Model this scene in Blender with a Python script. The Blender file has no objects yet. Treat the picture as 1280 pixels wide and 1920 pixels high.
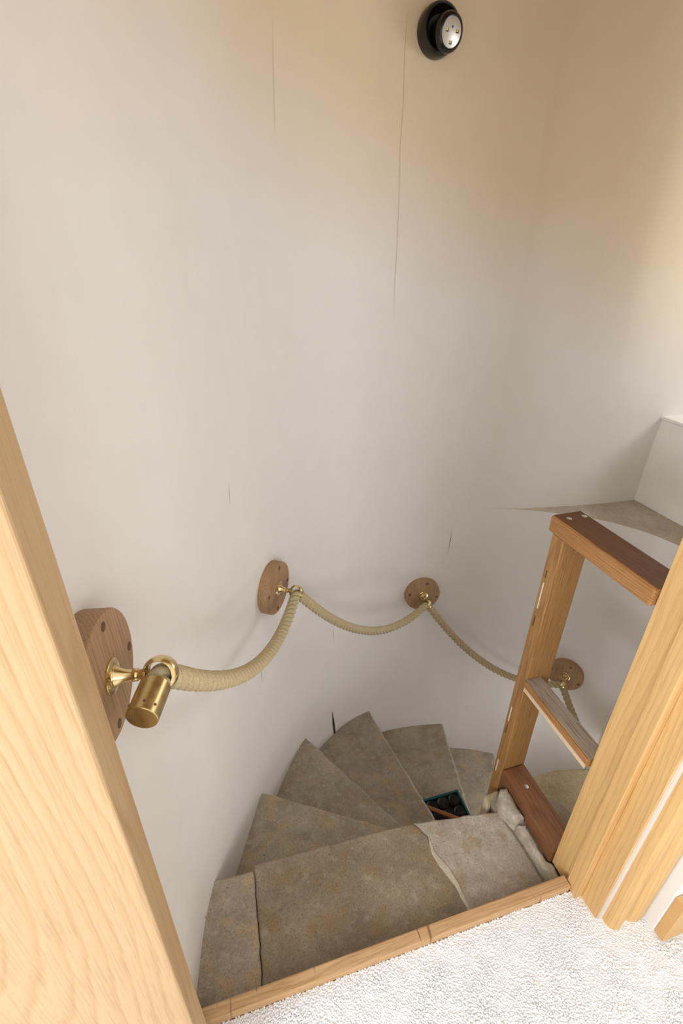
import bpy, math, random
from mathutils import Vector, Matrix, noise
from mathutils.geometry import delaunay_2d_cdt

S = bpy.context.scene
COL = S.collection

# ------------------------------------------------------------------ camera
EYE = Vector((0.0, 0.0, 1.35))
F = 907.0                                    # focal length in pixels of the 1280x1920 frame
down = Vector((-19.0, 1683.0, F)).normalized()          # plumb line in camera axes (right, down, forward)
fwd = Vector((0, 0, 1)); fwd_h = (fwd - down * fwd.dot(down)).normalized()
rgt = down.cross(fwd_h)
if rgt.x < 0: rgt = -rgt
YAW = math.radians(16.5)
AX = math.cos(YAW) * rgt + math.sin(YAW) * fwd_h
AY = math.cos(YAW) * fwd_h - math.sin(YAW) * rgt
AZ = -down
def to_world(c): return Vector((AX.dot(c), AY.dot(c), AZ.dot(c)))
cx_, cy_, cz_ = to_world(Vector((1, 0, 0))), to_world(Vector((0, -1, 0))), to_world(Vector((0, 0, -1)))
cd = bpy.data.cameras.new('camera'); cam = bpy.data.objects.new('camera', cd); COL.objects.link(cam)
cam.matrix_world = Matrix(((cx_.x, cy_.x, cz_.x, EYE.x), (cx_.y, cy_.y, cz_.y, EYE.y), (cx_.z, cy_.z, cz_.z, EYE.z), (0, 0, 0, 1)))
cd.sensor_fit = 'HORIZONTAL'; cd.sensor_width = 36.0; cd.lens = 36.0 * F / 1280.0
cd.clip_start = 0.01
S.camera = cam

# ------------------------------------------------------------------ world, window daylight and added low fill, exposure
w = bpy.data.worlds.new('sky'); S.world = w; w.use_nodes = True
w.node_tree.nodes['Background'].inputs[0].default_value = (0.75, 0.85, 1.0, 1)
w.node_tree.nodes['Background'].inputs[1].default_value = 0.3
def area(name, loc, target, sx, sy, energy, col):
    d = bpy.data.lights.new(name, 'AREA'); d.shape = 'RECTANGLE'; d.size = sx; d.size_y = sy; d.energy = energy; d.color = col
    o = bpy.data.objects.new(name, d); COL.objects.link(o); o.location = loc
    o.rotation_euler = (Vector(target) - Vector(loc)).to_track_quat('-Z', 'Y').to_euler(); return o
area('daylight_room_left', (-1.93, -0.86, 1.45), (0.0, -0.86, 1.45), 1.3, 0.5, 54, (0.96, 0.98, 1.0))
area('daylight_room_rear', (0.7, -2.93, 1.45), (0.7, 0.0, 1.45), 1.6, 1.3, 35, (0.98, 0.985, 1.0))
area('daylight_stair_window', (2.17, 0.78, 1.42), (0.0, 0.78, 1.42), 1.0, 0.5, 8.5, (0.95, 0.98, 1.0))
area('fill_lower_stair', (1.528, 0.82, -0.66), (0.0, 0.90, -0.66), 0.66, 0.20, 4.5, (0.95, 0.97, 1.0))  # added fill to lift the dark lower stair, hidden behind the right jamb
S.view_settings.view_transform = 'Standard'; S.view_settings.look = 'None'
S.view_settings.exposure = 0.05; S.view_settings.gamma = 1.0; S.view_settings.use_curve_mapping = False

# ------------------------------------------------------------------ materials
def lin(r, g, b):
    f = lambda c: c / 12.92 if c <= 0.04045 else ((c + 0.055) / 1.055) ** 2.4
    return (f(r / 255), f(g / 255), f(b / 255), 1)
class NT:
    def __init__(s, name):
        s.m = bpy.data.materials.new(name); s.m.use_nodes = True; s.t = s.m.node_tree; s.n = s.t.nodes
        s.b = s.n['Principled BSDF']
        s.tc = s.n.new('ShaderNodeTexCoord')
    def link(s, a, b): s.t.links.new(a, b)
    def mapping(s, scale=(1, 1, 1), rot=(0, 0, 0), loc=(0, 0, 0), src='Object'):
        m = s.n.new('ShaderNodeMapping'); m.inputs['Scale'].default_value = scale; m.inputs['Rotation'].default_value = rot; m.inputs['Location'].default_value = loc
        s.link(s.tc.outputs[src], m.inputs[0]); return m.outputs[0]
    def noise(s, vec, scale, detail=4, rough=0.55, dist=0.0):
        n = s.n.new('ShaderNodeTexNoise'); n.inputs['Scale'].default_value = scale; n.inputs['Detail'].default_value = detail
        n.inputs['Roughness'].default_value = rough; n.inputs['Distortion'].default_value = dist
        if vec is not None: s.link(vec, n.inputs['Vector'])
        return n.outputs['Fac']
    def ramp(s, fac, stops):
        r = s.n.new('ShaderNodeValToRGB'); e = r.color_ramp.elements
        while len(e) < len(stops): e.new(0.5)
        for el, (p, c) in zip(e, stops): el.position = p; el.color = c if len(c) == 4 else (*c, 1)
        s.link(fac, r.inputs[0]); return r.outputs[0]
    def mix(s, fac, a, b, mode='MIX'):
        x = s.n.new('ShaderNodeMix'); x.data_type = 'RGBA'; x.blend_type = mode
        if isinstance(fac, (int, float)): x.inputs[0].default_value = fac
        else: s.link(fac, x.inputs[0])
        for i, v in ((6, a), (7, b)):
            if isinstance(v, tuple): x.inputs[i].default_value = v
            else: s.link(v, x.inputs[i])
        return x.outputs[2]
    def math(s, op, a, b=0.0):
        x = s.n.new('ShaderNodeMath'); x.operation = op
        for i, v in ((0, a), (1, b)):
            if isinstance(v, (int, float)): x.inputs[i].default_value = v
            else: s.link(v, x.inputs[i])
        return x.outputs[0]
    def bump(s, h, strength, dist=0.002, prev=None):
        b = s.n.new('ShaderNodeBump'); b.inputs['Strength'].default_value = strength; b.inputs['Distance'].default_value = dist
        s.link(h, b.inputs['Height'])
        if prev is not None: s.link(prev, b.inputs['Normal'])
        s.link(b.outputs[0], s.b.inputs['Normal']); return b.outputs[0]
    def done(s, col, rough=0.6, metal=0.0):
        if isinstance(col, tuple): s.b.inputs['Base Color'].default_value = col
        else: s.link(col, s.b.inputs['Base Color'])
        if isinstance(rough, (int, float)): s.b.inputs['Roughness'].default_value = rough
        else: s.link(rough, s.b.inputs['Roughness'])
        s.b.inputs['Metallic'].default_value = metal
        return s.m
K = lambda v: (v, v, v, 1)

def oak(name, light, dark, axis='Z', ring=34.0, centre=(0.03, 0.06, 0.0), tilt=(0.05, 0.04), contrast=0.55, rough=0.5, seed=0.0, wobble=0.02, pore=0.35):
    """Sawn oak: growth rings round an axis that runs nearly along the board, fine pores along the grain."""
    s = NT(name)
    rot = {'Z': (tilt[0], tilt[1], 0), 'Y': (tilt[0], 0, tilt[1]), 'X': (0, tilt[0], tilt[1])}[axis]
    base = s.mapping((1, 1, 1), rot, centre)
    stretch = {'Z': (1, 1, .16), 'Y': (1, .16, 1), 'X': (.16, 1, 1)}[axis]
    nv = s.mapping(stretch, (0, 0, 0), (seed, seed * .7, seed * 1.3))
    nz = s.n.new('ShaderNodeTexNoise'); nz.inputs['Scale'].default_value = 7; nz.inputs['Detail'].default_value = 3; s.link(nv, nz.inputs['Vector'])
    sub = s.n.new('ShaderNodeVectorMath'); sub.operation = 'SUBTRACT'; sub.inputs[1].default_value = (.5, .5, .5); s.link(nz.outputs['Color'], sub.inputs[0])
    sc = s.n.new('ShaderNodeVectorMath'); sc.operation = 'SCALE'; sc.inputs['Scale'].default_value = wobble * 2; s.link(sub.outputs[0], sc.inputs[0])
    ad = s.n.new('ShaderNodeVectorMath'); ad.operation = 'ADD'; s.link(base, ad.inputs[0]); s.link(sc.outputs[0], ad.inputs[1])
    wv = s.n.new('ShaderNodeTexWave'); wv.wave_type = 'RINGS'; wv.rings_direction = axis; wv.wave_profile = 'SAW'
    wv.inputs['Scale'].default_value = ring; wv.inputs['Distortion'].default_value = 0.6; wv.inputs['Detail'].default_value = 2; wv.inputs['Detail Scale'].default_value = 2
    s.link(ad.outputs[0], wv.inputs['Vector'])
    g = s.ramp(wv.outputs['Fac'], [(0.0, K(0)), (0.55, K(.18)), (0.86, K(.75)), (1.0, K(.1))])
    stretch2 = {'Z': (1, 1, .03), 'Y': (1, .03, 1), 'X': (.03, 1, 1)}[axis]
    pv = s.mapping(stretch2, (0, 0, 0), (seed, 0, 0))
    p = s.noise(pv, 420, 2, .6)
    pr = s.ramp(p, [(0.36, K(1)), (0.5, K(0))])
    big = s.noise(nv, 9, 3)
    f = s.math('MULTIPLY', g, contrast)
    col = s.mix(f, light, dark)
    col = s.mix(s.math('MULTIPLY', s.ramp(big, [(.35, K(0)), (.7, K(1))]), .35), col, dark)
    col = s.mix(s.math('MULTIPLY', pr, pore), col, tuple(c * .55 for c in dark[:3]) + (1,))
    s.bump(s.math('ADD', p, s.math('MULTIPLY', g, .5)), .18, .001)
    s.b.inputs['Specular IOR Level'].default_value = .3
    return s.done(col, rough)

def stone(name, base, dark, pale, scale=1.0, stain=None, stain_amt=.5, seed=0.0, pits=.6):
    s = NT(name); v = s.mapping((scale,) * 3, (0, 0, 0), (seed, seed * 2, seed * .5))
    a = s.noise(v, 7, 6, .6, .3); b = s.noise(v, 38, 5, .65); c = s.noise(v, 260, 3, .7); d = s.noise(v, 17, 4, .6)
    col = s.mix(s.ramp(a, [(.32, K(0)), (.68, K(1))]), dark, base)
    col = s.mix(s.math('MULTIPLY', s.ramp(b, [(.5, K(0)), (.72, K(1))]), .55), col, pale)
    if stain: col = s.mix(s.math('MULTIPLY', s.ramp(d, [(.52, K(0)), (.64, K(1))]), stain_amt), col, stain)
    col = s.mix(s.math('MULTIPLY', s.ramp(c, [(.35, K(1)), (.52, K(0))]), .5), col, tuple(x * .5 for x in dark[:3]) + (1,))
    fl = s.ramp(s.noise(v, 110, 3, .6), [(.66, K(0)), (.72, K(1))])
    col = s.mix(s.math('MULTIPLY', fl, .5), col, pale)
    gr = s.ramp(s.noise(v, 11, 5, .7, .6), [(.3, K(1)), (.46, K(0))])
    col = s.mix(s.math('MULTIPLY', gr, .5), col, tuple(x * .55 for x in dark[:3]) + (1,))
    pit = s.ramp(s.noise(v, 75, 2, .4), [(.19, K(1)), (.27, K(0))])
    col = s.mix(s.math('MULTIPLY', pit, pits), col, tuple(x * .35 for x in dark[:3]) + (1,))
    h = s.math('ADD', s.math('MULTIPLY', b, 1.6), s.math('ADD', s.math('MULTIPLY', c, .5), s.math('MULTIPLY', pit, -.5)))
    s.bump(h, .5, .003)
    return s.done(col, .85)

def plaster(name, low, high=None, z0=.9, z1=1.35):
    s = NT(name); v = s.mapping()
    a = s.noise(v, 2.2, 3, .5); b = s.noise(v, 14, 4, .6); c = s.noise(v, 140, 3, .6)
    col = low
    if high:       # warm light on the upper part painted in as cream, with an uneven edge
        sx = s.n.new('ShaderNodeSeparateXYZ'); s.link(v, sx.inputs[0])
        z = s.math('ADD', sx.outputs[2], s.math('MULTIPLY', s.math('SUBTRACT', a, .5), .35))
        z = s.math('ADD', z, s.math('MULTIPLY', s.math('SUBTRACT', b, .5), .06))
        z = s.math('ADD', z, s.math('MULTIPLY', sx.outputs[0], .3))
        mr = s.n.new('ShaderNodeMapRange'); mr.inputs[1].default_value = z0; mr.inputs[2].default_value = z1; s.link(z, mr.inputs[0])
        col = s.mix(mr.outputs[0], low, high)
    else:
        col = s.mix(0.0, low, low)
    col = s.mix(s.math('MULTIPLY', s.ramp(b, [(.3, K(1)), (.7, K(0))]), .05), col, (.35, .3, .25, 1))
    n = s.bump(s.noise(v, 5, 3, .5), .25, .01)
    s.bump(c, .06, .001, n)
    return s.done(col, .75)

def plain(name, c, rough=.6, metal=0.0): return NT(name).done(c, rough, metal)

M = {}
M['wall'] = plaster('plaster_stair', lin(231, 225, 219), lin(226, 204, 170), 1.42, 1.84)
M['white'] = plaster('plaster_white', lin(236, 234, 230))
M['apron'] = plaster('apron_paint', lin(246, 243, 236))
M['jamb_l'] = oak('oak_jamb_left', lin(208, 177, 136), lin(180, 138, 92), 'Z', 22, (.02, .06, 0), (.11, .06), .6, .55, 1.3, .045, .2)
M['jamb_r'] = oak('oak_jamb_right', lin(226, 188, 130), lin(194, 144, 84), 'Z', 30, (.07, .02, 0), (.03, .04), .6, .5, 4.1, .03, .16)
M['frame_z'] = oak('oak_frame_upright', lin(180, 137, 84), lin(128, 86, 48), 'Z', 55, (.05, .03, 0), (.02, .02), .6, .4, 2.2, .02, .4)
M['frame_y'] = oak('oak_frame_rail', lin(178, 130, 80), lin(120, 78, 44), 'Y', 55, (.05, .02, .03), (.02, .02), .6, .35, 6.2, .02, .4)
M['varnish'] = oak('oak_dark_varnish', lin(114, 70, 38), lin(72, 42, 22), 'Y', 55, (.05, .02, .03), (.02, .02), .6, .6, 6.2, .02, .4)
M['rail_low'] = oak('oak_frame_low_rail', lin(140, 94, 62), lin(94, 56, 34), 'Y', 60, (.02, .02, .05), (.02, .02), .6, .35, 3.4, .02, .4)
M['weathered'] = oak('oak_weathered', lin(168, 152, 134), lin(106, 90, 75), 'Y', 90, (.04, 0, .02), (.02, .03), .75, .8, 8.1, .015, .6)
M['strip'] = oak('oak_threshold', lin(214, 176, 130), lin(164, 120, 78), 'X', 60, (0, .03, .04), (.04, .03), .6, .5, 5.5, .03, .35)
def ticks(m):
    t = m.node_tree; b = t.nodes['Principled BSDF']; src = b.inputs['Base Color'].links[0].from_socket
    tc = t.nodes.new('ShaderNodeTexCoord'); mp = t.nodes.new('ShaderNodeMapping'); mp.inputs['Scale'].default_value = (90, 14, 5); mp.inputs['Rotation'].default_value = (0, 0, .1)
    nz = t.nodes.new('ShaderNodeTexNoise'); nz.inputs['Scale'].default_value = 1.0; nz.inputs['Detail'].default_value = 1.0
    rp = t.nodes.new('ShaderNodeValToRGB'); rp.color_ramp.elements[0].position = .66; rp.color_ramp.elements[1].position = .72
    rp.color_ramp.elements[0].color = (0, 0, 0, 1); rp.color_ramp.elements[1].color = (.7, .7, .7, 1)
    mx = t.nodes.new('ShaderNodeMix'); mx.data_type = 'RGBA'; mx.inputs[7].default_value = lin(112, 72, 42)
    t.links.new(tc.outputs['Object'], mp.inputs[0]); t.links.new(mp.outputs[0], nz.inputs['Vector']); t.links.new(nz.outputs['Fac'], rp.inputs[0])
    t.links.new(rp.outputs[0], mx.inputs[0]); t.links.new(src, mx.inputs[6]); t.links.new(mx.outputs[2], b.inputs['Base Color'])
ticks(M['strip'])
M['disc'] = oak('oak_disc', lin(178, 144, 108), lin(134, 100, 70), 'Z', 70, (.06, .04, 0), (.05, .03), .55, .6, 7.7, .02, .4)
M['skirt'] = oak('oak_skirting', lin(226, 186, 128), lin(188, 136, 78), 'X', 40, (0, .03, .03), (.03, .03), .6, .5, 9.3, .03, .16)
M['boards_bounce'] = oak('oak_ceiling_bounce', lin(190, 150, 100), lin(140, 98, 56), 'Y', 40, (.05, 0, .03))
M['stick'] = oak('handle_wood', lin(176, 122, 76), lin(126, 80, 44), 'Y', 70, (.05, 0, .03))
M['stone'] = stone('limestone', lin(186, 173, 152), lin(156, 143, 124), lin(204, 193, 174), 1.0, lin(172, 146, 108), .35, 0.0)
M['slab'] = stone('limestone_slab', lin(168, 153, 130), lin(138, 124, 103), lin(188, 175, 153), 1.0, lin(158, 130, 90), .6, 0.0)
M['stone2'] = stone('limestone_step', lin(184, 172, 153), lin(154, 142, 124), lin(202, 192, 174), 1.1, lin(196, 168, 128), .65, 3.1)
M['stone_pale_lit'] = stone('limestone_pale_lit', lin(192, 182, 165), lin(166, 155, 138), lin(210, 203, 190), 1.0, lin(166, 138, 102), .6, 7.4, .4)
M['stone_yellow'] = stone('limestone_yellow', lin(212, 198, 164), lin(184, 168, 136), lin(224, 212, 184), 1.0, lin(170, 150, 112), .4, 9.7, .3)
M['kerb'] = stone('kerb_limestone', lin(206, 196, 178), lin(172, 160, 140), lin(224, 217, 203), 1.3, lin(150, 132, 104), .5, 12.0, .5)
M['ledge'] = stone('ledge_stone', lin(214, 203, 184), lin(184, 172, 153), lin(226, 217, 200), 1.2, lin(196, 166, 134), .35, 5.2, .4)
M['mortar'] = stone('mortar', lin(218, 208, 188), lin(196, 184, 162), lin(230, 222, 206), 2.0, None, 0, 2.0, .2)
s_ = NT('carpet'); v_ = s_.mapping()
M['carpet'] = s_.done(s_.mix(s_.noise(v_, 60, 4), lin(236, 236, 237), lin(248, 248, 249)), .95)
s_ = NT('rope'); v_ = s_.mapping()
n_ = s_.noise(v_, 500, 3, .7)
rc_ = s_.mix(s_.ramp(n_, [(.3, K(0)), (.7, K(1))]), lin(164, 145, 108), lin(202, 186, 149))
s_.bump(n_, .35, .001); M['rope'] = s_.done(rc_, .9)
s_ = NT('brass'); v_ = s_.mapping()
bn_ = s_.noise(v_, 60, 4, .6)
M['brass'] = s_.done(s_.mix(bn_, lin(212, 188, 134), lin(236, 216, 166)), s_.math('ADD', s_.math('MULTIPLY', bn_, .16), .14), 1.0)
s_ = NT('brass_old'); v_ = s_.mapping((1, 1, .3))
bn_ = s_.noise(v_, 90, 4, .6)
M['brass_old'] = s_.done(s_.mix(bn_, lin(172, 147, 98), lin(218, 197, 144)), s_.math('ADD', s_.math('MULTIPLY', bn_, .25), .2), 1.0)
M['steel'] = plain('brushed_steel', lin(205, 198, 188), .35, .6)
M['screw'] = plain('screw_steel', lin(190, 188, 184), .35, 1.0)
M['black'] = plain('black_plastic', lin(22, 20, 18), .22)
M['led'] = plain('led_yellow', lin(226, 206, 110), .4)
M['dark'] = plain('dark_gap', lin(46, 40, 34), .95)
M['plug'] = plain('wood_plug', lin(100, 70, 48), .7)
M['filler'] = plain('pale_filler', lin(228, 222, 210), .8)
M['raw'] = plain('raw_oak', lin(214, 190, 160), .8)
M['caulk'] = plain('caulk', lin(222, 214, 204), .7)
M['teal'] = plain('teal_plastic', lin(18, 86, 84), .4)
M['black_matte'] = plain('black_rubber', lin(26, 26, 28), .55)
M['brown_stain'] = plain('stain', lin(92, 60, 38), .7)

# ------------------------------------------------------------------ mesh helpers (coordinates in metres, world axes)
class MB:
    def __init__(s): s.v = []; s.f = []
    def add(s, vs, fs):
        n = len(s.v); s.v += [Vector(x) for x in vs]; s.f += [[i + n for i in q] for q in fs]; return s
    def box(s, x0, x1, y0, y1, z0, z1):
        return s.add([(x0, y0, z0), (x1, y0, z0), (x1, y1, z0), (x0, y1, z0), (x0, y0, z1), (x1, y0, z1), (x1, y1, z1), (x0, y1, z1)],
                     [(0, 3, 2, 1), (4, 5, 6, 7), (0, 1, 5, 4), (1, 2, 6, 5), (2, 3, 7, 6), (3, 0, 4, 7)])
    def rings(s, loops, cap0=True, cap1=True):
        n = len(loops[0]); vs = [p for l in loops for p in l]; fs = []
        for i in range(len(loops) - 1):
            for j in range(n):
                k = (j + 1) % n; fs.append((i * n + j, i * n + k, (i + 1) * n + k, (i + 1) * n + j))
        if cap0: fs.append(tuple(reversed(range(n))))
        if cap1: fs.append(tuple(range((len(loops) - 1) * n, len(loops) * n)))
        return s.add(vs, fs)
    def prism(s, poly, z0, z1):          # counter-clockwise outline
        return s.rings([[(x, y, z0) for x, y in poly], [(x, y, z1) for x, y in poly]])
    def lathe(s, origin, axis, prof, n=32, cap0=True, cap1=True):     # prof: (distance along axis, radius)
        a = Vector(axis).normalized(); u = a.orthogonal().normalized(); w_ = a.cross(u); o = Vector(origin)
        return s.rings([[o + a * d + (u * math.cos(t) + w_ * math.sin(t)) * r for t in [2 * math.pi * i / n for i in range(n)]] for d, r in prof], cap0, cap1)
    def build(s, name, mat, parent=None, smooth=False, bevel=0.0, seg=2, origin=None):
        if origin is None:
            lo = Vector((min(p.x for p in s.v), min(p.y for p in s.v), min(p.z for p in s.v))); hi = Vector((max(p.x for p in s.v), max(p.y for p in s.v), max(p.z for p in s.v)))
            origin = Vector(((lo.x + hi.x) / 2, (lo.y + hi.y) / 2, lo.z))
        origin = Vector(origin)
        me = bpy.data.meshes.new(name); me.from_pydata([p - origin for p in s.v], [], s.f); me.update()
        me.materials.append(M[mat])
        o = bpy.data.objects.new(name, me); COL.objects.link(o)
        o['_o'] = list(origin)
        o.location = origin
        if parent is not None:
            o.parent = parent; o.location = origin - Vector(parent['_o'])
        if smooth:
            me.polygons.foreach_set('use_smooth', [True] * len(me.polygons))
            me.set_sharp_from_angle(angle=math.radians(smooth if not isinstance(smooth, bool) else 40))
        if bevel:
            b = o.modifiers.new('edge', 'BEVEL'); b.width = bevel; b.segments = seg; b.limit_method = 'ANGLE'; b.angle_limit = math.radians(35)
        return o
def thing(name, loc, label=None, cat=None, group=None, kind=None):
    o = bpy.data.objects.new(name, None); COL.objects.link(o); o.empty_display_size = .05
    o.location = loc; o['_o'] = list(loc); return tag(o, label, cat, group, kind)
def tag(o, label=None, cat=None, group=None, kind=None):
    if label: o['label'] = label
    if cat: o['category'] = cat
    if group: o['group'] = group
    if kind: o['kind'] = kind
    return o
def catmull(P, n=8):
    P = [Vector(p) for p in P]; P = [2 * P[0] - P[1]] + P + [2 * P[-1] - P[-2]]; out = []
    for i in range(1, len(P) - 2):
        a, b, c, d = P[i - 1:i + 3]
        for k in range(n):
            t = k / n
            out.append(.5 * ((2 * b) + (c - a) * t + (2 * a - 5 * b + 4 * c - d) * t * t + (3 * b - a - 3 * c + d) * t ** 3))
    out.append(P[-2]); return out

# ------------------------------------------------------------------ the turret wall
SPLIT = [(-.184, .345), (-.182, .39), (-.174, .45), (-.163, .511), (-.144, .614), (-.111, .715), (-.066, .812), (-.022, .907), (.03, 1.012), (.092, 1.113), (.163, 1.217), (.246, 1.315), (.342, 1.40), (.462, 1.472), (.59, 1.512), (.715, 1.523), (.851, 1.512), (1.0, 1.483)]
LOWR = [(1.075, 1.458), (1.165, 1.423), (1.27, 1.366), (1.37, 1.300), (1.43, 1.25), (1.492, 1.164), (1.536, 1.057), (1.56, .9), (1.55, .7), (1.5, .47)]
V2 = lambda L: [Vector((x, y, 0)) for x, y in L]
LOW = catmull(V2(SPLIT + LOWR), 6)
NSPLIT = 6 * (len(SPLIT) - 1)                 # index of (1.0, 1.483) in LOW
LEDGE = [(1.047, 1.4690), (1.187, 1.4265), (1.37, 1.399), (1.52, 1.383), (1.671, 1.372), (1.9, 1.36), (2.25, 1.34)]
HIGH = [(1.052, 1.4672), (1.17, 1.4275), (1.30, 1.374), (1.41, 1.350), (1.671, 1.352), (1.9, 1.352), (2.25, 1.345)]
def upper_plan(t):
    P = [Vector((a[0] * (1 - t) + b[0] * t, a[1] * (1 - t) + b[1] * t, 0)) for a, b in zip(LEDGE, HIGH)]
    return catmull([Vector((.851, 1.512, 0)), Vector((1.0, 1.483, 0))] + P, 6)[6:]
def wobble(p, amp=.004):
    return (noise.noise(p * 1.7) + .5 * noise.noise(p * 4.1 + Vector((3, 1, 7)))) * amp
LEDGE_Z = .456
def grid(mb, cols_at, zs, fix_last=False):
    loops = []
    for z in zs:
        c = cols_at(z); row = []
        for i, p in enumerate(c):
            a = c[max(i - 1, 0)]; b = c[min(i + 1, len(c) - 1)]; t = (b - a).normalized(); n = Vector((t.y, -t.x, 0))
            q = Vector((p.x, p.y, z)); row.append(q + n * wobble(q))
        loops.append(row)
    n = len(loops[0]); fs = []
    for i in range(len(loops) - 1):
        for j in range(n - 1): fs.append((i * n + j, (i + 1) * n + j, (i + 1) * n + j + 1, i * n + j + 1))
    mb.add([p for r in loops for p in r], fs)
    return loops
mb = MB()
ZL = [-2.0 + i * (LEDGE_Z + 2.0) / 40 for i in range(41)]
ZU = [LEDGE_Z + i * (2.45 - LEDGE_Z) / 34 for i in range(35)]
grid(mb, lambda z: LOW, ZL)
def up_cols(z):
    t = min(1, max(0, (z - .6) / .75)); t = t * t * (3 - 2 * t)
    return LOW[:NSPLIT] + upper_plan(t)
grid(mb, up_cols, ZU)
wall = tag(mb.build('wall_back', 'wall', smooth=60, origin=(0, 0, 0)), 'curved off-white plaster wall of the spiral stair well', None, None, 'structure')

# hairline cracks and small gaps in the plaster (flat marks, children of the wall)
def crack(pts, width, mat='dark'):
    vs = []; fs = []
    for i, (x, y, z) in enumerate(pts):
        k = min(range(len(LOW)), key=lambda j: (LOW[j].x - x) ** 2 + (LOW[j].y - y) ** 2)
        a = LOW[max(k - 1, 0)]; b = LOW[min(k + 1, len(LOW) - 1)]; t = (b - a).normalized(); n = Vector((t.y, -t.x, 0))
        wd = width * (0.15 if i in (0, len(pts) - 1) else 1.0)
        q = LOW[k] + (Vector((x, y, 0)) - LOW[k]).dot(t) * t; q.z = z
        q = q + n * (wobble(q) + .0012)
        vs += [q - t * wd / 2, q + t * wd / 2]
        if i: fs.append((2 * i - 2, 2 * i - 1, 2 * i + 1, 2 * i))
    MB().add(vs, fs).build('plaster_crack', mat, wall)
M['hair'] = plain('hairline', lin(208, 191, 166), .9)
crack([(.038, 1.024, .885), (.037, 1.022, .861), (.036, 1.02, .833)], .0011)
crack([(.914, 1.50, .367), (.913, 1.50, .304), (.907, 1.502, .238)], .0016)
crack([(.393, 1.433, -.47), (.40, 1.437, -.55), (.407, 1.442, -.63), (.409, 1.443, -.65)], .012)
crack([(.075, 1.085, .245), (.073, 1.082, .21), (.072, 1.08, .181)], .0014)
crack([(.397, 1.436, .024), (.398, 1.436, -.02), (.398, 1.436, -.061)], .0012)
crack([(-.142, .617, -.03), (-.141, .62, -.05), (-.141, .622, -.066)], .0014)
crack([(.602, 1.513, 1.89), (.6, 1.513, 1.8), (.604, 1.514, 1.686), (.602, 1.514, 1.6), (.607, 1.515, 1.5), (.61, 1.515, 1.381), (.609, 1.515, 1.28), (.613, 1.515, 1.161)], .0013, 'hair')
crack([(.231, 1.297, 1.78), (.227, 1.293, 1.7), (.223, 1.289, 1.616), (.222, 1.288, 1.544)], .001, 'hair')

# stone ledge where the wall above steps back, apron and window of the recess
edge = [p for p in LOW[NSPLIT + 2:] if p.y > .5]
lp = []
for i, p in enumerate(edge):
    t = (edge[min(i + 1, len(edge) - 1)] - edge[max(i - 1, 0)]).normalized(); n = Vector((t.y, -t.x, 0))
    j = .003 * noise.noise(Vector((p.x * 40, p.y * 40, 0)))
    lp.append(p + n * (-.001 + j * .4 + wobble(Vector((p.x, p.y, LEDGE_Z)))))
poly = [(p.x, p.y) for p in lp] + [(1.8, .5), (1.8, 1.45), (1.0, 1.53)]
poly = poly[::-1]
tag(MB().prism(poly, LEDGE_Z - .006, LEDGE_Z + .0006).build('trim_1', 'ledge', origin=(1.4, 1.2, LEDGE_Z)), 'worn grey stone ledge under the recess in the stair wall', None, None, 'structure')
ap = thing('wall_recess', (1.667, .9, LEDGE_Z), 'cream painted upstand at the back of the stone ledge', None, None, 'structure')
MB().box(1.667, 2.24, .45, 1.42, LEDGE_Z, .802).build('apron', 'apron', ap, bevel=.004)
MB().box(1.66, 2.24, .45, 1.42, .803, .815).build('apron_cap', 'apron', ap, bevel=.003)
# outer wall of the recess with its window
wr = MB()
wr.box(2.2, 2.4, .3, .5, .4, 2.45); wr.box(2.2, 2.4, 1.06, 1.6, .4, 2.45); wr.box(2.2, 2.4, .5, 1.06, .4, .88); wr.box(2.2, 2.4, .5, 1.06, 1.98, 2.45)
tag(wr.build('wall_outer', 'white'), 'white outer wall of the recess around its window', None, None, 'structure')
wn = thing('window_1', (2.3, .78, .88), 'small window lighting the stair', None, None, 'structure')
fr = MB(); fr.box(2.24, 2.29, .5, .54, .88, 1.98); fr.box(2.24, 2.29, 1.02, 1.06, .88, 1.98); fr.box(2.24, 2.29, .54, 1.02, .88, .92); fr.box(2.24, 2.29, .54, 1.02, 1.94, 1.98)
fr.build('window_frame', 'white', wn)
wl_ = thing('window_4', (1.54, .82, -1.02), 'added unseen slit window that brightens the lower stair', None, None, 'structure')  # invented opening, put in to carry the lower fill light
fr = MB(); fr.box(1.524, 1.575, .69, .715, -1.02, -.3); fr.box(1.524, 1.575, .925, .95, -1.02, -.3); fr.box(1.524, 1.575, .715, .925, -1.02, -.995); fr.box(1.524, 1.575, .715, .925, -.325, -.3)
fr.build('window_frame', 'white', wl_)  # frame of the added slit window
tag(MB().box(-.5, 2.4, .26, 1.75, 2.45, 2.5).build('unseen_ceiling', 'boards_bounce'), 'unseen ceiling above the stair well, boarded in oak for warm bounce', None, None, 'structure')  # out of view; oak picked to bounce warm light onto the upper wall

# ------------------------------------------------------------------ the room behind the camera
def wall_with_hole(name, axis, a, b, u0, u1, h0, h1, z1, w0, w1, label):
    m = MB()
    def bx(p0, p1, q0, q1):
        if axis == 'X': m.box(a, b, p0, p1, q0, q1)
        else: m.box(p0, p1, a, b, q0, q1)
    bx(u0, h0, 0, z1); bx(h1, u1, 0, z1); bx(h0, h1, 0, w0); bx(h0, h1, w1, z1)
    return tag(m.build(name, 'white'), label, None, None, 'structure')
wall_with_hole('wall_left', 'X', -2.15, -2.0, -3.15, .37, -1.25, -.4, 2.4, .75, 2.15, 'white left wall of the carpeted room')
wall_with_hole('wall_rear', 'Y', -3.15, -3.0, -2.0, 2.3, -.35, 1.35, 2.4, .75, 2.15, 'white rear wall of the carpeted room')
tag(MB().box(2.3, 2.45, -3.15, .26, -.02, 2.4).build('wall_side', 'white'), 'white side wall of the carpeted room', None, None, 'structure')
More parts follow.
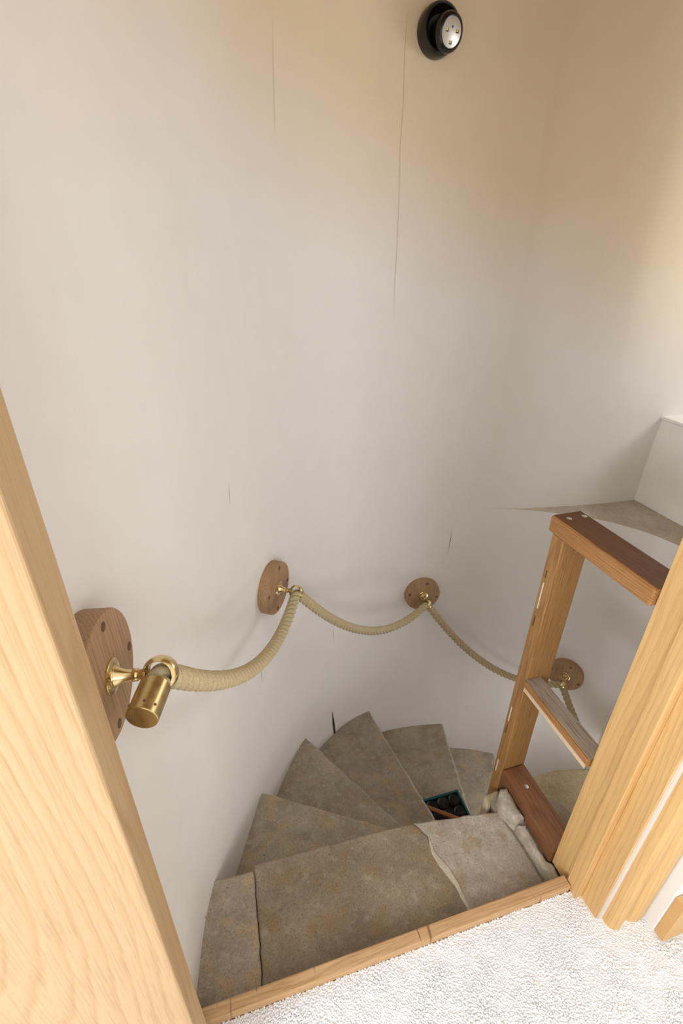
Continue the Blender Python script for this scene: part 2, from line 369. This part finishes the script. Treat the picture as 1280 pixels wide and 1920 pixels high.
for i, (x0, x1, y0, y1) in enumerate(((-2.12, -2.06, -1.25, -.4), (-.35, 1.35, -3.12, -3.06))):
    m = MB(); tw = thing('window_%d' % (i + 2), ((x0 + x1) / 2, (y0 + y1) / 2, .75), 'window of the carpeted room', None, None, 'structure')
    if i == 0:
        m.box(x0, x1, y0, y0 + .06, .75, 2.15); m.box(x0, x1, y1 - .06, y1, .75, 2.15); m.box(x0, x1, y0 + .06, y1 - .06, .75, .81); m.box(x0, x1, y0 + .06, y1 - .06, 2.09, 2.15)
    else:
        m.box(x0, x0 + .06, y0, y1, .75, 2.15); m.box(x1 - .06, x1, y0, y1, .75, 2.15); m.box(x0 + .06, x1 - .06, y0, y1, .75, .81); m.box(x0 + .06, x1 - .06, y0, y1, 2.09, 2.15)
    m.build('window_frame', 'white', tw)
tag(MB().box(-2.15, 2.45, -3.15, .3, 2.4, 2.45).build('ceiling_room', 'white'), 'white ceiling of the carpeted room', None, None, 'structure')
# partition that holds the doorway
pl = MB(); pl.box(-2.0, 2.3, .37, .411, -2.02, -.081); pl.box(.79, 2.3, .411, .455, -2.02, -.021); pl.box(-2.0, -.186, .335, .372, -.02, 2.45); pl.box(-.186, .84, .345, .48, 2.06, 2.45)
tag(pl.build('wall_front', 'white'), 'white partition beside and over the doorway', None, None, 'structure')
pr = MB(); pr.box(.837, 2.3, .295, .47, -.02, 2.45); pr.box(.745, .837, .35, .47, -.02, 2.05)
tag(pr.build('wall_right', 'white', bevel=.003), 'white plastered partition right of the doorway', None, None, 'structure')
tag(MB().box(.852 - .014, 2.3, .272, .2948, .0, .15).build('baseboard_right', 'skirt', bevel=.0015), 'honey oak skirting board on the right of the doorway', None, None, 'structure')

# ------------------------------------------------------------------ floor with carpet pile
fl = tag(MB().box(-2.0, 2.3, -3.0, .412, -.08, -.0034).build('floor', 'carpet', origin=(0, 0, 0)), 'white carpeted floor in front of the doorway', None, None, 'structure')
rnd = random.Random(5)
pm = MB(); sp = .0032; y = -.02
def blocked(x, y):
    if x < -.122 and y > .312: return True
    if x > .7 and y > .40: return True
    if x > .722 and y > .342: return True
    if x > .735 and y > .319: return True
    if x > .834 and y > .268: return True
    return False
vs = []; fs = []
while y < .4125:
    x = -.34
    while x < 1.05:
        px, py = x + rnd.uniform(-.0018, .0018), y + rnd.uniform(-.0018, .0018)
        if py < .413 and not blocked(px, py):
            k = len(vs); r = rnd.uniform(.0020, .0028)
            und = .0016 * noise.noise(Vector((px * 14, py * 14, 0))) + .0012 * noise.noise(Vector((px * 40, py * 40, 3)))
            zt = -.0014 + und + rnd.uniform(-.0007, .0007); a0 = rnd.uniform(0, 6.28)
            tx, ty = rnd.uniform(-.0016, .0016), rnd.uniform(-.0016, .0016)
            for i in range(5):
                a = a0 + i * 1.2566; vs.append((px + r * math.cos(a), py + r * math.sin(a), zt - .0022))
            for i in range(5):
                a = a0 + i * 1.2566 + .6; vs.append((px + tx * .7 + r * .75 * math.cos(a), py + ty * .7 + r * .75 * math.sin(a), zt - .0008))
            vs.append((px + tx, py + ty, zt))
            for i in range(5):
                j = (i + 1) % 5; fs.append((k + i, k + j, k + 5 + i)); fs.append((k + j, k + 5 + j, k + 5 + i)); fs.append((k + 5 + i, k + 5 + j, k + 10))
        x += sp
    y += sp
pm.add(vs, fs)
tag(pm.build('carpet_pile', 'carpet', fl, smooth=80, origin=(0, 0, 0)), 'white looped carpet pile', None, None, 'stuff')

# ------------------------------------------------------------------ door frame
df = thing('door_1', (.29, .40, 0), 'honey coloured oak door frame around the opening to the stair', None, None, 'structure')
MB().box(-.62, -.127, .319, .375, -.006, 2.05).build('jamb', 'jamb_l', df, bevel=.0025, origin=(-.3, .347, 1.0))
MB().box(.721, .79, .430, .489, -.03, 2.05).build('jamb', 'jamb_r', df, bevel=.0015, origin=(.72, .43, .6))
MB().box(.708, .79, .396, .430, -.004, 2.05).build('door_stop', 'jamb_r', df, bevel=.0018, origin=(.715, .33, .9))
MB().box(.7265, .79, .350, .396, -.004, 2.05).build('lining', 'jamb_r', df, bevel=.0015, origin=(.78, .43, .5))
MB().box(.731, .745, .346, .3505, -.003, 2.05).build('caulk_line', 'caulk', df)
prof = [(.7425, .3500), (.7415, .338), (.743, .331), (.747, .325), (.753, .320), (.760, .3185), (.768, .320), (.775, .3245), (.783, .3285), (.793, .3285), (.797, .325), (.803, .3215), (.814, .3195), (.828, .3195), (.8335, .322), (.8335, .350)]
MB().prism(prof, -.003, 2.05).build('architrave', 'jamb_r', df, smooth=35, origin=(.79, .42, .8))
MB().box(-.127, .73, .350, .40, 2.02, 2.06).build('head', 'jamb_r', df)
MB().box(-.62, .8, .325, .349, 2.051, 2.12).build('architrave_head', 'jamb_r', df)
# oak threshold strip
tag(MB().box(-.178, .7065, .4135, .4395, -.075, .019).build('trim_2', 'strip', bevel=.003, origin=(.2, .42, 0)), 'narrow oak threshold strip between white carpet and stone slab', None, None, 'structure')

# ------------------------------------------------------------------ stone stair
st = thing('stone_staircase', (.6, 1.0, -2.0), 'worn grey stone spiral staircase winding down round the white wall', 'staircase')
def resample(poly, d):
    out = []
    for i, a in enumerate(poly):
        b = poly[(i + 1) % len(poly)]; L = math.dist(a, b); n = max(1, int(L / d))
        for k in range(n): out.append((a[0] + (b[0] - a[0]) * k / n, a[1] + (b[1] - a[1]) * k / n))
    return out
def inset(poly, d):
    n = len(poly); out = []
    for i in range(n):
        a = Vector((*poly[i - 1], 0)); b = Vector((*poly[i], 0)); c = Vector((*poly[(i + 1) % n], 0))
        t = ((b - a).normalized() + (c - b).normalized())
        t = t.normalized() if t.length > 1e-6 else (c - b).normalized()
        nn = Vector((-t.y, t.x, 0)); out.append((b.x + nn.x * d, b.y + nn.y * d))
    return out
def ccw(poly):
    a = sum(p[0] * q[1] - q[0] * p[1] for p, q in zip(poly, poly[1:] + poly[:1]))
    return poly if a > 0 else poly[::-1]
def block(poly, zt, th, seed, edge=.006, jit=.004, d=.014):
    poly = resample(ccw(poly), d)
    q = [(x + jit * noise.noise(Vector((x * 28 + seed, y * 28, 1))) + jit * .6 * noise.noise(Vector((x * 90 + seed, y * 90, 4))), y + jit * noise.noise(Vector((x * 28, y * 28 + seed, 9))) + jit * .6 * noise.noise(Vector((x * 90, y * 90 + seed, 5)))) for x, y in poly]
    zj = lambda p: zt + .0018 * noise.noise(Vector((p[0] * 9 + seed, p[1] * 9, 2)))
    m = MB()
    a = inset(q, edge * 1.6); b = inset(q, edge * .5)
    m.rings([[(x, y, zt - th) for x, y in q], [(x, y, zt - edge * 1.3) for x, y in q], [(x, y, zj((x, y)) - edge * .35) for x, y in b], [(x, y, zj((x, y))) for x, y in a]], True, False)
    top(m, a, zj); return m
def top(m, outline, zj, g=.03):
    inner = []; x0 = min(p[0] for p in outline); x1 = max(p[0] for p in outline); y0 = min(p[1] for p in outline); y1 = max(p[1] for p in outline)
    x = x0
    while x < x1:
        y = y0
        while y < y1:
            inside = False
            for (ax, ay), (bx, by) in zip(outline, outline[1:] + outline[:1]):
                if (ay > y) != (by > y) and x < (bx - ax) * (y - ay) / (by - ay) + ax: inside = not inside
            if inside and min((ax - x) ** 2 + (ay - y) ** 2 for ax, ay in outline) > (g * .5) ** 2: inner.append((x, y))
            y += g
        x += g
    n = len(outline); pts = [Vector(p) for p in outline + inner]
    V, E_, T, *_ = delaunay_2d_cdt(pts, [(i, (i + 1) % n) for i in range(n)], [], 1, 1e-6)
    fs = []
    for t in T:
        p, q_, r = (V[i] for i in t[:3]); fs.append(tuple(t) if (q_ - p).cross(r - p) > 0 else tuple(reversed(t)))
    m.add([(v.x, v.y, zj((v.x, v.y))) for v in V], fs)
ZS = -.06; RISE = .19
OUT = []
for i, p in enumerate(LOW):
    t = (LOW[min(i + 1, len(LOW) - 1)] - LOW[max(i - 1, 0)]).normalized(); OUT.append(p - Vector((t.y, -t.x, 0)) * .012)
def nearest(x, y): return min(range(len(LOW)), key=lambda j: (LOW[j].x - x) ** 2 + (LOW[j].y - y) ** 2)
NOSE = [((-.113, .70), (.70, .655)), ((.024, 1.023), (.70, .612)), ((.246, 1.321), (.675, .57)), ((.602, 1.517), (.748, .57)), ((1.003, 1.487), (.822, .57)), ((1.278, 1.377), (.85, .60)), ((1.475, 1.19), (.87, .59)), ((1.56, .92), (.87, .56)), ((1.545, .66), (.87, .53))]
def wall_end(inner, outer):      # where a nosing line runs into the wall, 12 mm inside the plaster
    d = (Vector((*outer, 0)) - Vector((*inner, 0))).normalized(); return Vector((*outer, 0)) + d * .012
for k in range(1, 9):
    w0, i0 = NOSE[k - 1]; w1, i1 = NOSE[k]
    d0 = (Vector((*w0, 0)) - Vector((*i0, 0))).normalized(); back = Vector((d0.y, -d0.x, 0)) * -.03
    e0 = wall_end(i0, w0); e1 = wall_end(i1, w1)
    side = -1 if (Vector((*w1, 0)) - Vector((*w0, 0))).dot(back) > 0 else 1
    b0 = e0 + back * side; c0 = Vector((*i0, 0)) + back * side
    n0, n1 = nearest(b0.x, b0.y), nearest(e1.x, e1.y)
    pts = [(c0.x, c0.y), (b0.x, b0.y)] + [(OUT[j].x, OUT[j].y) for j in range(n0 + 1, n1)] + [(e1.x, e1.y), i1]
    zt = ZS - RISE * k
    block(pts, zt, RISE - .004, k * 3.7, .007, .005).build('stone_step', 'stone2' if k % 2 else 'stone', st, smooth=50)
# newel under the post
MB().lathe((.775, .575, -2.0), (0, 0, 1), [(0, .085), (1.955, .085), (1.96, .08)], 28).build('newel', 'stone', st, smooth=40)
# lower floor
MB().box(-.3, 1.8, .3, 1.7, -2.02, -2.0).build('stair_floor', 'stone', st)
# top step: main slab, paler right piece with beam light in its colour, mortar seam and narrow infill stone at the wall
block([(-.019, .708), (.10, .7045), (.294, .698), (.425, .689), (.449, .645), (.447, .60), (.462, .56), (.470, .52), (.474, .42), (-.033, .42), (-.024, .55)], ZS, .186, 1.0, .003, .003).build('top_slab', 'slab', st, smooth=50)
block([(.4265, .689), (.586, .667), (.672, .654), (.684, .56), (.690, .42), (.4755, .42), (.4715, .52), (.4635, .56), (.4485, .60), (.4505, .645)], ZS, .186, 1.0, .003, .003).build('top_slab', 'stone_pale_lit', st, smooth=50)
iw = [(OUT[j].x, OUT[j].y) for j in range(nearest(-.178, .42), nearest(-.118, .70))]
block(iw + [(-.125, .703), (-.06, .697), (-.0205, .695), (-.0255, .55), (-.0345, .42)], ZS - .0015, .184, 1.0, .004, .003).build('infill_stone', 'stone2', st, smooth=50)
mo = MB(); sm = [(.449, .645), (.447, .60), (.462, .56), (.470, .52), (.474, .455)]
L0 = [(x - wd, y) for (x, y), wd in zip(sm, (.002, .008, .010, .007, .003))]; L1 = [(x + wd, y) for (x, y), wd in zip(sm, (.001, .004, .006, .006, .003))]
block(L0 + L1[::-1], ZS + .0022, .008, 4.0, .0015, .003, .008).build('mortar_seam', 'mortar', st, smooth=50)
# rough kerb stones between slab and guard frame
def pebble(name, poly, zt, zb, seed, mat='kerb', r=.018):
    q = resample(ccw(poly), .008); q = [(x + .004 * noise.noise(Vector((x * 60 + seed, y * 60, 1))), y + .004 * noise.noise(Vector((x * 60, y * 60 + seed, 7)))) for x, y in q]
    m = MB(); loops = [[(x, y, zb) for x, y in q]]
    for t in (0, .3, .6, .85, 1.0):
        a = t * math.pi / 2; ii = inset(q, r * (1 - math.cos(a)))
        loops.append([(x, y, zt - r + r * math.sin(a) + .003 * noise.noise(Vector((x * 45 + seed, y * 45, 3)))) for x, y in ii])
    m.rings(loops, True, False); top(m, [(p[0], p[1]) for p in loops[-1]], lambda p: zt + .003 * noise.noise(Vector((p[0] * 45 + seed, p[1] * 45, 3))), .012)
    return m.build(name, mat, st, smooth=60)
MB().box(.665, .80, .425, .705, -.25, -.066).build('kerb_base', 'stone', st)
pebble('kerb_stone', [(.668, .645), (.676, .674), (.695, .688), (.7125, .685), (.7125, .598), (.686, .598), (.676, .618)], -.010, -.2, 2.0, 'kerb', .014)
pebble('kerb_stone', [(.688, .594), (.7125, .588), (.7125, .492), (.7205, .489), (.7205, .441), (.696, .441), (.690, .52)], -.030, -.2, 7.0, 'kerb', .008)
pebble('kerb_stone', [(.648, .668), (.660, .674), (.672, .686), (.70, .696), (.71, .708), (.66, .711), (.649, .69)], -.06, -.2, 11.0, 'stone_yellow', .010)
# yellowish landing stone behind the guard frame
pebble('landing_stone', [(.79, .46), (1.35, .46), (1.35, .62), (1.15, .665), (1.0, .700), (.92, .719), (.86, .722), (.82, .715), (.795, .70)], ZS, -.2, 15.0, 'stone_yellow', .014)

# ------------------------------------------------------------------ oak guard frame
gf = thing('guard_frame', (.75, .6, -.82), 'brown oak guard frame with three rails beside the top stone slab', 'railing')
po = MB().box(.7135, .787, .719, .7555, -.815, .803).build('post', 'frame_z', gf, bevel=.0025)
tr = MB().box(.710, .786, .4905, .769, .804, .843).build('top_rail', 'frame_y', gf, bevel=.005, seg=3)
tag(MB().box(.7155, .7845, .4905, .7655, .8425, .8438).build('varnished_top', 'varnish', tr), 'darker varnished top face')
mr = MB().box(.708, .757, .4905, .7185, .354, .383).build('middle_rail', 'frame_y', gf, bevel=.003)
tag(MB().box(.7125, .7565, .4905, .7185, .3832, .3855).build('weathered_top', 'weathered', mr, bevel=.001), 'grey weathered top face')
tag(MB().box(.7065, .7079, .4905, .713, .355, .367).build('raw_edge', 'raw', mr), 'pale raw lower edge')
br = MB().box(.7135, .785, .4905, .7185, -.036, .020).build('bottom_rail', 'rail_low', gf, bevel=.005, seg=3)
tag(MB().lathe((.748, .655, .0198), (0, 0, 1), [(0, .007), (.0012, .007), (.0018, .005)], 16).build('screw', 'screw', br, smooth=True), 'silver screw head')
for x, y in ((.735, .742), (.775, .742)):
    tag(MB().lathe((x, y, .8434), (0, 0, 1), [(0, .006), (.001, .006), (.0015, .004)], 16).build('screw', 'screw', tr, smooth=True), 'silver screw head')
for z0, z1, mt in ((.60, .675, 'filler'), (.20, .255, 'filler'), (-.02, .03, 'filler'), (.545, .575, 'brown_stain'), (.15, .185, 'brown_stain'), (.69, .71, 'brown_stain')):
    MB().box(.7128, .716, .7425, .7455, z0, z1).build('slot_mark', mt, po)
MB().box(.714, .786, .7195, .7550, .8032, .8038).build('joint_gap', 'dark', po)

# ------------------------------------------------------------------ brackets and rope handrail
def bracket(q, n, label, D):
    """q = centre of the wooden disc's front face, n = outward direction."""
    q = Vector(q); n = Vector((n[0], n[1], 0)).normalized(); th = .029
    root = thing('handrail_bracket', q - n * th - Vector((0, 0, D / 2)), label, 'bracket', 'rope handrail brackets on the stair wall')
    R = D / 2
    bp = MB().lathe(q - n * (th + .012), n, [(0, R), (th + .009, R), (th + .0112, R - .0012), (th + .012, R - .004)], 64).build('backplate', 'disc', root, smooth=30)
    t = Vector((-n.y, n.x, 0)); up = Vector((0, 0, 1))
    for a in (-12, 78, 168, 258):
        c = q + (t * math.cos(math.radians(a)) + up * math.sin(math.radians(a))) * R * .82
        MB().lathe(c - n * .001, n, [(0, .006), (.0014, .006), (.0016, .0045)], 14).build('screw_plug', 'plug', bp, smooth=True)
    MB().lathe(q, n, [(0, .0215), (.0022, .0215), (.0035, .0195), (.004, .013), (.0055, .0125)], 36).build('rosette', 'brass', root, smooth=35)
    MB().lathe(q, n, [(.004, .0125), (.009, .0098), (.016, .0072), (.024, .0060), (.0245, .0075), (.0265, .0080), (.0275, .0066), (.0285, .0080), (.0305, .0075), (.031, .0060), (.037, .0066), (.040, .0085)], 24).build('stem', 'brass', root, smooth=50)
    return root
def ring(root, c, axis):
    c = Vector(c); a = Vector(axis).normalized(); u = a.orthogonal().normalized(); w_ = a.cross(u)
    sec = [(-.0085, .0165), (.0085, .0165), (.0095, .0172), (.0075, .0195), (.004, .0208), (0, .0212), (-.004, .0208), (-.0075, .0195), (-.0095, .0172)]
    loops = []
    for i in range(40):
        t = 2 * math.pi * i / 40; e = u * math.cos(t) + w_ * math.sin(t)
        loops.append([c + a * d + e * r for d, r in sec])
    m = MB(); m.rings(loops + [loops[0]], False, False); m.build('ring', 'brass', root, smooth=50)
BR = [((-.141, .466, .908), (.984, -.177), .160, 'round oak and brass rope bracket nearest the left door jamb'),
      ((.150, 1.146, .478), (.831, -.557), .158, 'round oak and brass rope bracket, second along from the left door jamb'),
      ((.809, 1.487, .055), (-.112, -.994), .152, 'round oak and brass rope bracket on the wall above the lowest steps in view'),
      ((1.417, 1.219, -.324), (-.769, -.639), .152, 'round oak and brass rope bracket half hidden behind the guard frame post'),
      ((1.505, .60, -.62), (-.98, .18), .152, 'round oak and brass rope bracket hidden behind the right door jamb')]
RP = []
for q, n, D, lab in BR:
    RP.append(Vector(q) + Vector((n[0], n[1], 0)).normalized() * .056)
SAG = [.128, .148, .132, .09]
ROOTS = [bracket(q, n, lab, D) for q, n, D, lab in BR]
path = []
CAPDIR = Vector((-.30, -.95, -.06)).normalized()
def span(a, b, sag, n):
    return [a.lerp(b, i / n) - Vector((0, 0, 4 * sag * (i / n) * (1 - i / n))) for i in range(n + 1)]
END = RP[4] + Vector((-.02, -.05, -.07))
path = [RP[0] + CAPDIR * .048, RP[0] + CAPDIR * .03, RP[0] + CAPDIR * .015]
for i in range(4):
    sp_ = span(RP[i], RP[i + 1], SAG[i], 24)
    if i == 0: path += sp_[0:1] + sp_[1:-1]
    else:
        path += sp_[1:-1]
    path += [RP[i + 1] - Vector((0, 0, .000))]
path.append(END)
for _ in range(1):
    path = [path[0]] + [(path[i - 1] + path[i] * 4 + path[i + 1]) / 6 for i in range(1, len(path) - 1)] + [path[-1]]
path = catmull(path, 10)
STEP = .0014; ev = [path[0]]; acc = 0
for a, b in zip(path, path[1:]):
    L = (b - a).length; pos = STEP - acc
    while pos <= L: ev.append(a.lerp(b, pos / L)); pos += STEP
    acc = (acc + L) % STEP
NS = 36; loops = []; up = None; tw = 0.0; R0 = .0150
for i, p in enumerate(ev):
    t = (ev[min(i + 1, len(ev) - 1)] - ev[max(i - 1, 0)]).normalized()
    if up is None: up = t.orthogonal().normalized()
    up = (up - t * up.dot(t)).normalized(); sd = t.cross(up)
    tw += STEP / .060 * 2 * math.pi
    loop = []
    for k in range(NS):
        a = 2 * math.pi * k / NS
        ph = ((a - tw) % (2 * math.pi / 3)) - math.pi / 3            # three round strands laid together
        r = R0 * 1.03 * (.44 * math.cos(ph) + math.sqrt(.3136 - (.44 * math.sin(ph)) ** 2))
        r += .0005 * noise.noise(Vector((p.x * 300 + math.cos(a) * 3, p.y * 300 + math.sin(a) * 3, p.z * 300)))
        loop.append(p + (up * math.cos(a) + sd * math.sin(a)) * r)
    loops.append(loop)
rope_mb = MB().rings(loops)
rope = tag(rope_mb.build('handrail_rope', 'rope', smooth=70), 'thick beige twisted rope handrail draped between the brass rings', 'rope')
for i, c in enumerate(RP):
    k = min(range(len(ev)), key=lambda j: (ev[j] - c).length); ax = ev[min(k + 11, len(ev) - 1)] - ev[max(k - 11, 0)]
    ring(ROOTS[i], c, ax)
c0 = RP[0] + CAPDIR * .017
cap = MB().lathe(c0, CAPDIR, [(0, .0162), (0, .0172), (.0008, .0178), (.0425, .0178), (.0435, .0172), (.0435, .0)], 48, False, False).build('end_cap', 'brass_old', rope, smooth=30)
u = CAPDIR.cross(Vector((0, 0, 1))).normalized(); vv = u.cross(CAPDIR)
for a in (100, 140, 30):
    e = u * math.cos(math.radians(a)) + vv * math.sin(math.radians(a))
    MB().lathe(c0 + CAPDIR * .034 + e * .0172, e, [(0, .0016), (.001, .0016), (.0012, .001)], 10).build('pin', 'plug', cap, smooth=True)

# ------------------------------------------------------------------ wall lamp
lq = Vector((.684, 1.5225, 1.838)); ln = Vector((.0, -1, -.05)).normalized(); wn_ = Vector((0, -1, 0))
lamp = thing('wall_light', lq - Vector((0, 0, .05)), 'round black battery push light with a brushed metal face high on the wall', 'lamp')
MB().lathe(lq + Vector((0, .006, 0)), wn_, [(0, .051), (.014, .053), (.034, .0525), (.044, .050), (.0475, .046), (.047, .043), (.036, .040), (.026, .030)], 56).build('base', 'black', lamp, smooth=40)
hc = lq + wn_ * .038 + Vector((.012, 0, -.008))
hd = Vector((.22, -.92, -.22)).normalized()
hdo = MB().lathe(hc, hd, [(-.022, .022), (-.01, .034), (0, .0385), (.010, .0395), (.018, .0375), (.022, .034), (.0235, .031), (.0225, .0285)], 56).build('swivel_head', 'black', lamp, smooth=40)
face = MB().lathe(hc + hd * .0222, hd, [(-.001, .0287), (.0002, .0287), (.0006, .028)], 48).build('metal_face', 'steel', hdo, smooth=30)
fu = Vector((1, 0, 0)); fu = (fu - hd * fu.dot(hd)).normalized(); fv = hd.cross(fu); fv = fv if fv.z > 0 else -fv
for a, r in ((165, .0165), (15, .0165), (270, .017)):
    c = hc + hd * .0226 + fu * math.cos(math.radians(a)) * r + fv * math.sin(math.radians(a)) * r
    m = MB(); e = .0024
    for (sx, sy, tx, ty) in ((-1, -1, 1, 1),):
        m.add([c - fu * e - fv * e, c + fu * e - fv * e, c + fu * e + fv * e, c - fu * e + fv * e] + [p + hd * .0016 for p in (c - fu * e - fv * e, c + fu * e - fv * e, c + fu * e + fv * e, c - fu * e + fv * e)],
              [(0, 3, 2, 1), (4, 5, 6, 7), (0, 1, 5, 4), (1, 2, 6, 5), (2, 3, 7, 6), (3, 0, 4, 7)])
    m.build('led', 'led', lamp)
    m = MB()
    for (x0, x1, y0, y1) in ((-1.1, 1.5, -1.9, -1.1), (1.0, 1.7, -1.9, .9)):
        P = [c + fu * e * x + fv * e * y + hd * .0004 for x, y in ((x0, y0), (x1, y0), (x1, y1), (x0, y1))]
        m.add(P + [p + hd * .0014 for p in P], [(0, 3, 2, 1), (4, 5, 6, 7), (0, 1, 5, 4), (1, 2, 6, 5), (2, 3, 7, 6), (3, 0, 4, 7)])
    m.build('led_socket', 'dark', lamp)
c = hc + hd * .0226 + fv * .010
MB().lathe(c, hd, [(0, .0022), (.0008, .0022), (.0012, .0015)], 12).build('sensor', 'black', lamp, smooth=True)

# ------------------------------------------------------------------ tray and handle on the lower step
TZ = ZS - RISE * 4 + .002
ty = thing('storage_tray', (.80, .98, TZ), 'teal plastic tray of black round cups on a lower stone step', 'tray')
x0, x1, y0, y1, zt = .705, .884, .845, 1.112, TZ + .058
wl = MB(); T = .008
wl.box(x0, x1, y0, y1, TZ, TZ + .006); wl.box(x0, x0 + T, y0, y1, TZ + .006, zt); wl.box(x1 - T, x1, y0, y1, TZ + .006, zt); wl.box(x0 + T, x1 - T, y0, y0 + T, TZ + .006, zt); wl.box(x0 + T, x1 - T, y1 - T, y1, TZ + .006, zt)
wl.build('tray_body', 'teal', ty)
MB().box(x0 + T, x1 - T, y0 + T, y1 - T, zt - .030, zt - .026).build('insert', 'black_matte', ty)
for i in range(3):
    for j in range(4):
        MB().lathe((.743 + i * .053, 1.077 - j * .053 + (i % 2) * 0, zt - .026), (0, 0, 1), [(0, .016), (.008, .023), (.018, .025), (.022, .024), (.020, .021), (.008, .015), (.004, .0)], 22, True, False).build('cup', 'black_matte', ty, smooth=50)
hm = MB()
a = Vector((.715, 1.075, zt + .008)); b = Vector((.87, .955, zt + .008)); d = (b - a).normalized(); n = Vector((-d.y, d.x, 0))
hm.lathe(a, d, [(0, .006), (.004, .008), (.16, .0085), (.19, .0075), (.196, .005)], 20)
tag(hm.build('wooden_handle', 'stick', smooth=40), 'short brown wooden handle lying across the teal tray', 'handle')

for o in bpy.data.objects:
    if '_o' in o: del o['_o']
